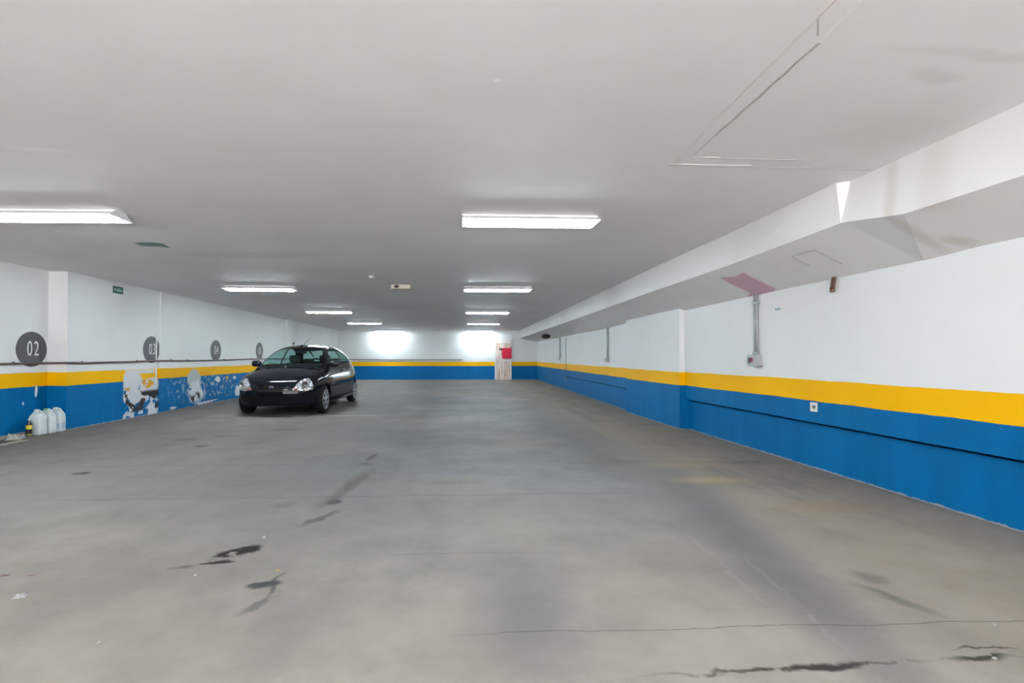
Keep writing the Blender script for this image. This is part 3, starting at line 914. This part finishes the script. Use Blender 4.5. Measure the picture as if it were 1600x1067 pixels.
crumple('paper_scrap', 'tiny white speck on the floor just below the oil stain', 'litter', (-1.31, 2.50, 0), 0.014, 0.012, 0.008, (0.78, 0.78, 0.78), 24, 0.3, 8)
crumple('paper_scrap', 'tiny white speck on the floor at the bottom right', 'litter', (1.968, 1.688, 0), 0.022, 0.012, 0.008, (0.80, 0.80, 0.78), 25, 0.3, 8)
crumple('paper_scrap', 'tiny white speck on the tan floor above the bottom right crack', 'litter', (2.212, 1.90, 0), 0.022, 0.012, 0.008, (0.70, 0.70, 0.68), 26, 0.3, 8)
crumple('paper_scrap', 'tiny pale scrap on the floor near the bottom left', 'litter', (-1.37, 1.93, 0), 0.018, 0.014, 0.008, (0.72, 0.70, 0.68), 27, 0.3, 8)
crumple('leaf', 'dry reddish leaf on the floor nearest the left edge', 'leaf', (-2.268, 2.541, 0), 0.035, 0.014, 0.006, (0.24, 0.12, 0.11), 28, 0.3, 8)
crumple('leaf', 'dry reddish leaf on the floor right of its twin', 'leaf', (-2.139, 2.536, 0), 0.035, 0.014, 0.006, (0.26, 0.14, 0.13), 29, 0.3, 8)

#CAR
# ------------------------------------------------------------------ the parked car
def pchip(xs, ys):
    xs = np.array(xs, float); ys = np.array(ys, float)
    h = np.diff(xs); d = np.diff(ys) / h
    m = np.zeros_like(xs)
    m[0], m[-1] = d[0], d[-1]
    for i in range(1, len(xs) - 1):
        if d[i - 1] * d[i] > 0:
            w1, w2 = 2 * h[i] + h[i - 1], h[i] + 2 * h[i - 1]
            m[i] = (w1 + w2) / (w1 / d[i - 1] + w2 / d[i])
    def f(x):
        x = np.clip(x, xs[0], xs[-1])
        k = np.clip(np.searchsorted(xs, x) - 1, 0, len(h) - 1)
        t = (x - xs[k]) / h[k]
        return (ys[k] * (1 + 2 * t) * (1 - t) ** 2 + h[k] * m[k] * t * (1 - t) ** 2 + ys[k + 1] * t * t * (3 - 2 * t) + h[k] * m[k + 1] * t * t * (t - 1))
    return f

ztop = pchip([-0.3, 0.0, 0.12, 0.40, 0.70, 0.88, 1.00, 1.25, 1.50, 1.72, 2.0, 2.4, 2.75, 2.98, 3.2, 3.42, 3.8],
             [0.56, 0.655, 0.705, 0.81, 0.885, 0.92, 0.985, 1.155, 1.285, 1.345, 1.378, 1.372, 1.325, 1.25, 1.12, 0.97, 0.72])
crown = pchip([0, 0.5, 0.9, 1.3, 1.7, 2.6, 3.1, 3.6], [0.10, 0.14, 0.13, 0.16, 0.19, 0.19, 0.16, 0.10])
wplan = pchip([-0.3, 0.0, 0.2, 0.45, 0.75, 1.2, 2.5, 3.0, 3.35, 3.62, 3.9], [0.56, 0.64, 0.70, 0.755, 0.80, 0.812, 0.805, 0.785, 0.735, 0.68, 0.6])
wprof = pchip([0.1, 0.2, 0.32, 0.5, 0.66, 0.80, 0.92, 1.02, 1.15, 1.28, 1.40, 1.6], [0.90, 0.935, 0.98, 1.0, 0.985, 0.935, 0.875, 0.825, 0.745, 0.65, 0.55, 0.42])
ffront = pchip([0.1, 0.2, 0.30, 0.42, 0.54, 0.62, 0.70, 0.85, 1.6], [0.14, 0.08, 0.03, 0.0, 0.012, 0.045, 0.10, 0.22, 0.8])
frear = pchip([0.1, 0.25, 0.42, 0.60, 0.75, 0.92, 1.10, 1.6], [0.12, 0.05, 0.0, 0.01, 0.05, 0.12, 0.30, 0.7])

def smax(a, b, k):
    h = np.maximum(k - np.abs(a - b), 0) / k
    return np.maximum(a, b) + h * h * k * 0.25

def field(P):
    X, Y, Z = np.abs(P[:, 0]), P[:, 1], P[:, 2]
    e = 0.01
    sl = (ztop(Y + e) - ztop(Y - e)) / (2 * e)
    T = (Z - ztop(Y) + crown(Y) * X ** 2) / np.sqrt(1 + sl ** 2)
    Sd = X - wplan(Y) * wprof(Z)
    Fr = ffront(Z) + 0.32 * (X / 0.8) ** 2.6 - Y
    Re = Y - (3.62 - 0.14 * (X / 0.8) ** 2.6 - frear(Z))
    B = (0.20 - Z)
    f = smax(T, Sd, 0.10)
    f = smax(f, Fr, 0.09)
    f = smax(f, Re, 0.10)
    return smax(f, B, 0.06)

def car_surface():
    lo, hi = np.array([-0.92, -0.15, 0.1]), np.array([0.92, 3.8, 1.5])
    st = 0.0185
    n = np.ceil((hi - lo) / st).astype(int)
    ax = [np.linspace(lo[i], hi[i], n[i] + 1) for i in range(3)]
    verts = {}
    P, F = [], []
    def vid(i, j, k):
        key = (i, j, k)
        if key not in verts:
            verts[key] = len(P)
            P.append((ax[0][i], ax[1][j], ax[2][k]))
        return verts[key]
    for (u, v, w) in ((0, 1, 2), (1, 2, 0), (2, 0, 1)):
        for end in (0, n[w]):
            for a in range(n[u]):
                for b in range(n[v]):
                    q = []
                    for (da, db) in ((0, 0), (1, 0), (1, 1), (0, 1)):
                        idx = [0, 0, 0]
                        idx[u], idx[v], idx[w] = a + da, b + db, end
                        q.append(vid(*idx))
                    F.append(q if end else q[::-1])
    P = np.array(P)
    c = np.stack([np.zeros(len(P)), np.clip(P[:, 1], 0.62, 3.0), np.full(len(P), 0.60)], 1)
    # slide the shooting centre so that side rays stay level with their target
    c[:, 2] = 0.60 + 0.0 * P[:, 2]
    a, b = np.zeros(len(P)), np.full(len(P), 1.3)
    for _ in range(34):
        m = (a + b) / 2
        q = c + (P - c) * m[:, None]
        ins = field(q) < 0
        a = np.where(ins, m, a)
        b = np.where(ins, b, m)
    return c + (P - c) * a[:, None], np.array(F)

def in_poly(x, y, poly):
    r = np.zeros(len(x), bool)
    n = len(poly)
    for i in range(n):
        x0, y0 = poly[i]; x1, y1 = poly[(i + 1) % n]
        cnd = (y0 > y) != (y1 > y)
        with np.errstate(divide='ignore', invalid='ignore'):
            xi = (x1 - x0) * (y - y0) / (y1 - y0) + x0
        r ^= cnd & (x < xi)
    return r

WHEELS = (0.68, 3.126)
VP_, FQ = car_surface()
fc = VP_[FQ].mean(1)
fn_ = np.cross(VP_[FQ[:, 2]] - VP_[FQ[:, 0]], VP_[FQ[:, 3]] - VP_[FQ[:, 1]])
fn_ /= np.linalg.norm(fn_, axis=1)[:, None] + 1e-12
ctr = fc - np.stack([np.zeros(len(fc)), np.clip(fc[:, 1], 0.62, 3.0), np.full(len(fc), 0.6)], 1)
fn_ *= np.sign((fn_ * ctr).sum(1))[:, None]
aX, cY, cZ = np.abs(fc[:, 0]), fc[:, 1], fc[:, 2]
part = np.array(['body'] * len(fc), dtype=object)
head = in_poly(aX, cZ, [(0.37, 0.50), (0.44, 0.61), (0.53, 0.695), (0.59, 0.705), (0.65, 0.65), (0.69, 0.56), (0.68, 0.49), (0.60, 0.475), (0.45, 0.48)]) & (cY < 0.55)
# windscreen, seen from the front
wsc = in_poly(aX, cZ, [(0, 0.945), (0.45, 0.935), (0.57, 0.925), (0.615, 0.955), (0.57, 1.06), (0.50, 1.20), (0.44, 1.28), (0.30, 1.305), (0, 1.312)]) & (cY < 1.75) & (cY > 0.85)
sidep = [(1.16, 0.935), (1.30, 1.035), (1.50, 1.165), (1.70, 1.245), (2.0, 1.282), (2.16, 1.286), (2.16, 0.945)]
quart = [(2.24, 0.95), (2.24, 1.285), (2.45, 1.275), (2.68, 1.225), (2.86, 1.13), (2.93, 1.03), (2.80, 0.975)]
sidew = in_poly(cY, cZ, sidep) & (aX > 0.45) & (np.abs(fn_[:, 0]) > 0.5)
quaw = in_poly(cY, cZ, quart) & (aX > 0.40) & (np.abs(fn_[:, 0]) > 0.5)
rearw = in_poly(aX, cZ, [(0, 0.99), (0.50, 1.0), (0.56, 1.03), (0.50, 1.15), (0.43, 1.235), (0, 1.265)]) & (cY > 2.7)
tail = in_poly(aX, cZ, [(0.52, 0.70), (0.75, 0.70), (0.75, 0.92), (0.62, 0.92)]) & (cY > 3.15)
grille = in_poly(aX, cZ, [(0, 0.50), (0.20, 0.50), (0.26, 0.53), (0.24, 0.57), (0, 0.585)]) & (cY < 0.2)
intake = in_poly(aX, cZ, [(0, 0.27), (0.34, 0.27), (0.40, 0.32), (0.36, 0.365), (0, 0.365)]) & (cY < 0.25)
bump = (cZ < 0.475) & (cY < 0.36)
rbump = (cZ < 0.52) & (cY > 3.38)
L_ = np.where(fc[:, 0] > 0, 'L', 'R')
arch = np.zeros(len(fc), bool)
for wy_ in WHEELS:
    arch |= ((cY - wy_) ** 2 + (cZ - 0.275) ** 2 < 0.322 ** 2) & (aX > 0.45)
part[bump] = 'bump'
part[rbump] = 'rbump'
part[grille] = 'grille'
part[intake] = 'intake'
part[head & (fc[:, 0] > 0)] = 'headL'
part[head & (fc[:, 0] < 0)] = 'headR'
part[wsc] = 'wsc'
for m, nm in ((sidew, 'side'), (quaw, 'quart'), (tail, 'tail')):
    part[m & (fc[:, 0] > 0)] = nm + 'L'
    part[m & (fc[:, 0] < 0)] = nm + 'R'
part[rearw] = 'rearw'
part[arch] = 'cut'

M_paint = NT('black_car_paint')
_f, _ = M_paint.noise(M_paint.pos(), 400, 2)
M_paint.col(M_paint.mix(_f, (0.0035, 0.0045, 0.008), (0.006, 0.007, 0.011)))
M_paint = M_paint.set(0.10, spec=0.32)
M_trim = simple('car_black_trim', (0.005, 0.0055, 0.007), 0.5, spec=0.15)
M_rubber = simple('tyre_rubber', (0.010, 0.010, 0.011), 0.8, spec=0.15)
M_alloy = simple('wheel_alloy', (0.36, 0.37, 0.41), 0.4, 0.4)
M_chrome = simple('chrome', (0.80, 0.81, 0.83), 0.12, 1.0, var=0.02)
M_amber = simple('amber_lens', (0.26, 0.085, 0.045), 0.25)
M_redl = simple('red_lens', (0.30, 0.01, 0.012), 0.2)
M_cloth = simple('seat_cloth', (0.030, 0.032, 0.036), 0.85)
t = NT('headlamp_glass')
_v = t.n('ShaderNodeTexVoronoi')
_v.inputs['Scale'].default_value = 24
t.put(_v.inputs['Vector'], t.pos())
t.col(t.mix(_v.outputs['Distance'], (0.85, 0.87, 0.90), (0.42, 0.44, 0.48)))
t.bump(_v.outputs['Distance'], 0.6, 0.02)
M_headl = t.set(0.16, 0.75)
t = NT('tinted_glass')
tr = t.n('ShaderNodeBsdfTransparent')
tr.inputs[0].default_value = (0.60, 0.80, 0.78, 1)
gl = t.n('ShaderNodeBsdfGlossy')
gl.inputs['Roughness'].default_value = 0.02
lw = t.n('ShaderNodeLayerWeight')
lw.inputs[0].default_value = 0.5
fac = t.math('ADD', 0.03, t.math('MULTIPLY', t.math('POWER', lw.outputs['Facing'], 4.0), 0.55))
mx = t.n('ShaderNodeMixShader')
t.t.links.new(fac, mx.inputs[0])
t.t.links.new(tr.outputs[0], mx.inputs[1])
t.t.links.new(gl.outputs[0], mx.inputs[2])
t.t.links.new(mx.outputs[0], t.t.nodes['Material Output'].inputs[0])
M_glass = t.m

car = thing('parked_car', 'small black hatchback parked facing the camera by the left wall', 'car', (-3.375, 8.95, 0), R(-2.0))
def car_part(name, key, mat, parent=car, off=0.0):
    idx = np.where(part == key)[0]
    q = FQ[idx]
    used, inv = np.unique(q, return_inverse=True)
    me = bpy.data.meshes.new(name)
    co = VP_[used].copy()
    if off:
        nv = np.zeros_like(co)
        np.add.at(nv, inv.reshape(-1), np.repeat(fn_[idx], 4, axis=0))
        co += nv / (np.linalg.norm(nv, axis=1)[:, None] + 1e-9) * off
    me.from_pydata(co.tolist(), [], inv.reshape(q.shape).tolist())
    me.update()
    return link(name, me, parent, mat, True)
body = car_part('body', 'body', M_paint)
fb = car_part('front_bumper', 'bump', M_paint)
car_part('rear_bumper', 'rbump', M_paint)
car_part('grille', 'grille', M_trim, car, -0.006)
car_part('air_intake', 'intake', M_trim, fb, -0.006)
car_part('windscreen', 'wsc', M_glass)
car_part('rear_window', 'rearw', M_glass)
for s, k in ((1, 'L'), (-1, 'R')):
    car_part('door_window', 'side' + k, M_glass)
    car_part('quarter_window', 'quart' + k, M_glass)
    car_part('tail_light', 'tail' + k, M_redl, car, 0.004)
    h = car_part('headlight', 'head' + k, M_headl, car, 0.004)
    # round reflector bowl and amber corner, standing just proud of the lens
    obj('reflector', lathe([(0.0, 0.0), (0.04, 0.006), (0.062, 0.022), (0.066, 0.020)], 24, Matrix.Translation((0.575 * s, 0.115, 0.585)) @ Matrix.Rotation(R(32 * s), 4, 'Z') @ Matrix.Rotation(R(90), 4, 'X')), M_chrome, h, smooth=True)
    obj('indicator', superbox(0.085, 0.03, 0.04, [(0, 0.8, 0.6), (0.3, 1, 1), (0.7, 0.8, 1), (1, 0.4, 0.6)], 20, 3), M_amber, h, smooth=True).location = (0.43 * s, 0.058, 0.492)
    # door mirror
    mr = obj('door_mirror', superbox(0.20, 0.12, 0.125, [(0, 0.55, 0.5), (0.12, 0.85, 0.85), (0.45, 1, 1), (0.8, 0.92, 0.9), (1, 0.6, 0.5)], 28, 2.8), M_paint, car, smooth=True)
    mr.location = (0.80 * s, 1.20, 0.905)
    obj('mirror_stalk', box(-0.14, -0.02, -0.02, 0.02, 0.02, 0.05) if s > 0 else box(0.02, 0.14, -0.02, 0.02, 0.02, 0.05), M_trim, mr)
    obj('mirror_glass', box(-0.075, 0.075, 0.052, 0.060, 0.025, 0.105), M_chrome, mr, bevel=0.002)
    # door handle and side rub strip
    obj('door_handle', superbox(0.03, 0.17, 0.035, [(0, 0.6, 0.9), (0.3, 1, 1), (0.7, 1, 1), (1, 0.6, 0.9)], 20, 3), M_paint, car, smooth=True).location = (0.785 * s, 2.02, 0.80)
    obj('rub_strip', tube([(0.818 * s, 1.08, 0.52), (0.822 * s, 1.6, 0.53), (0.822 * s, 2.3, 0.535), (0.816 * s, 2.76, 0.53)], 0.012, 8), M_trim, car, smooth=True)
    # sill joint under the doors
    obj('side_sill', tube([(0.785 * s, 1.02, 0.225), (0.79 * s, 2.0, 0.22), (0.785 * s, 2.78, 0.225)], 0.028, 10), M_trim, car, smooth=True)
# wheels and wheel wells
def make_wheel(s, yw):
    r = 0.278
    w = bpy.data.objects.new('wheel', None)
    C.objects.link(w)
    w.parent = car
    w.location = ((0.715 if yw < 1 else 0.685) * s, yw, r)
    M = Matrix.Rotation(R(90 * s), 4, 'Y')
    ty = obj('tyre', lathe([(0.178, -0.078), (0.20, -0.080), (0.245, -0.080), (0.268, -0.070), (r, -0.045), (r, 0.045), (0.268, 0.068), (0.245, 0.074), (0.20, 0.075), (0.178, 0.072)], 48, M), M_rubber, w, smooth=True)
    obj('rim', lathe([(0.182, -0.075), (0.182, 0.072), (0.196, 0.080), (0.196, 0.084), (0.180, 0.086), (0.168, 0.060), (0.158, 0.045), (0.0, 0.04)], 40, M), M_alloy, w, smooth=True)
    for k in range(7):
        a = 2 * math.pi * k / 7
        bm = bmesh.new()
        add_box(bm, 0.02, 0.176, -0.019, 0.019, 0.055, 0.086)
        for v in bm.verts:
            if v.co.x < 0.1:
                v.co.z -= 0.004
                v.co.y *= 0.85
            else:
                v.co.y *= 1.25
        bm.transform(M @ Matrix.Rotation(a, 4, 'Z'))
        obj('spoke', bm, M_alloy, w)
    obj('hub_cap', lathe([(0.046, 0.035), (0.046, 0.086), (0.036, 0.094), (0.0, 0.096)], 20, M), M_alloy, w, smooth=True)
    # liner of the wheel arch
    bm = bmesh.new()
    n = 26
    ra = []
    for k in range(n + 1):
        a = R(-20) + R(220) * k / n
        for (x, rr) in ((0.70 if yw < 1 else 0.67, 0.318), (0.42, 0.31)):
            ra.append(bm.verts.new((x * s, yw + rr * math.cos(a), 0.275 + rr * math.sin(a))))
    for k in range(n):
        bm.faces.new((ra[2 * k], ra[2 * k + 1], ra[2 * k + 3], ra[2 * k + 2]))
    wall_ = [ra[2 * k + 1] for k in range(n + 1)]
    bm.faces.new(wall_)
    obj('wheel_well', bm, M_trim, car)
for yw in WHEELS:
    for s in (1, -1):
        make_wheel(s, yw)
obj('underbody', box(-0.60, 0.60, 0.30, 3.35, 0.17, 0.24), M_trim, car)
# cabin
def seat(x, y, rear=False):
    st = bpy.data.objects.new('rear_seat' if rear else 'front_seat', None)
    C.objects.link(st)
    st.parent = car
    st.location = (x, y, 0.30)
    w = 1.15 if rear else 0.48
    obj('cushion', superbox(w, 0.48, 0.20, [(0, 0.95, 0.95), (0.2, 1, 1), (0.75, 1, 1), (1, 0.85, 0.85)], 28, 4), M_cloth, st, smooth=True)
    b = obj('backrest', superbox(w * 0.96, 0.15, 0.56, [(0, 0.95, 1), (0.15, 1, 1.1), (0.7, 0.95, 0.9), (0.95, 0.8, 0.7), (1, 0.6, 0.5)], 28, 3.5), M_cloth, st, smooth=True)
    b.location = (0, 0.22, 0.12)
    b.rotation_euler = (R(-16), 0, 0)
    for hx in ((-0.3, 0.3) if rear else (0,)):
        hd = obj('headrest', superbox(0.25, 0.09, 0.16, [(0, 0.8, 0.7), (0.2, 1, 1), (0.8, 1, 1), (1, 0.75, 0.6)], 24, 3.2), M_cloth, st, smooth=True)
        hd.location = (hx, 0.40 if not rear else 0.38, 0.685 if not rear else 0.60)
seat(0.34, 1.70)
seat(-0.34, 1.70)
seat(0.0, 2.55, True)
db = obj('dashboard', superbox(1.34, 0.42, 0.26, [(0, 0.9, 0.8), (0.4, 1, 1), (0.85, 0.98, 0.9), (1, 0.9, 0.6)], 32, 4), M_cloth, car, smooth=True)
db.location = (0, 1.14, 0.66)
bm = bmesh.new()
ring = [(0.185 * math.cos(2 * math.pi * k / 28), 0, 0.185 * math.sin(2 * math.pi * k / 28)) for k in range(29)]
add_tube(bm, ring, 0.015, 8, False)
add_box(bm, -0.18, 0.18, -0.012, 0.012, -0.03, 0.03)
sw = obj('steering_wheel', bm, M_trim, car)
sw.location = (0.34, 1.40, 0.90)
sw.rotation_euler = (R(-25), 0, 0)
iv = obj('interior_mirror', superbox(0.22, 0.03, 0.065, [(0, 0.8, 0.7), (0.3, 1, 1), (0.7, 1, 1), (1, 0.8, 0.7)], 24, 3), M_trim, car, smooth=True)
iv.location = (0, 1.56, 1.175)
obj('mirror_stem', tube([(0, 0.0, 0.06), (0, 0.02, 0.10)], 0.01, 8), M_trim, iv)
for (x0, x1) in ((-0.52, -0.02), (-0.02, 0.46)):
    obj('wiper', tube([(x0, 0.93 + 0.04, 0.938), (x0 + 0.1, 0.985, 0.965), (x1, 0.965, 0.950)], 0.008, 6), M_trim, car)
obj('washer_jet', superbox(0.035, 0.03, 0.018, [(0, 1, 1), (0.6, 0.9, 0.9), (1, 0.5, 0.5)], 16, 2.5), M_greyplastic, car, smooth=True).location = (-0.05, 0.80, 0.903)
obj('rear_wiper', tube([(-0.33, 3.06, 1.24), (-0.30, 3.16, 1.17), (-0.31, 3.29, 1.08)], [0.02, 0.014, 0.007], 8), M_trim, car)
an = obj('antenna', tube([(-0.05, 1.70, 1.338), (-0.01, 1.86, 1.43), (0.05, 2.10, 1.57)], [0.007, 0.005, 0.003], 8), M_trim, car, smooth=True)
obj('antenna_base', lathe([(0.022, 0), (0.018, 0.015), (0.009, 0.03)], 16, Matrix.Translation((-0.05, 1.70, 1.338))), M_trim, an, smooth=True)
bd = obj('badge', superbox(0.10, 0.045, 0.014, [(0, 1, 1), (0.7, 0.97, 0.95), (1, 0.85, 0.8)], 28, 2.0), M_chrome, car, smooth=True)
bd.location = (0, 0.010, 0.548)
bd.rotation_euler = (R(82), 0, 0)
bi = obj('badge_field', superbox(0.084, 0.031, 0.004, [(0, 1, 1), (1, 0.95, 0.95)], 28, 2.0), simple('badge_blue', (0.03, 0.05, 0.14), 0.3), bd, smooth=True)
bi.location = (0, 0, 0.013)
lp = obj('number_plate', box(-0.20, 0.20, -0.018, 0.02, 0.385, 0.465), simple('plate_black', (0.003, 0.003, 0.004), 0.7, spec=0.08), car, bevel=0.004)
obj('bonnet_line', tube([(-0.40, 0.118, 0.672), (-0.2, 0.075, 0.668), (0.0, 0.062, 0.667), (0.2, 0.075, 0.668), (0.40, 0.118, 0.672)], 0.004, 6), M_trim, body)
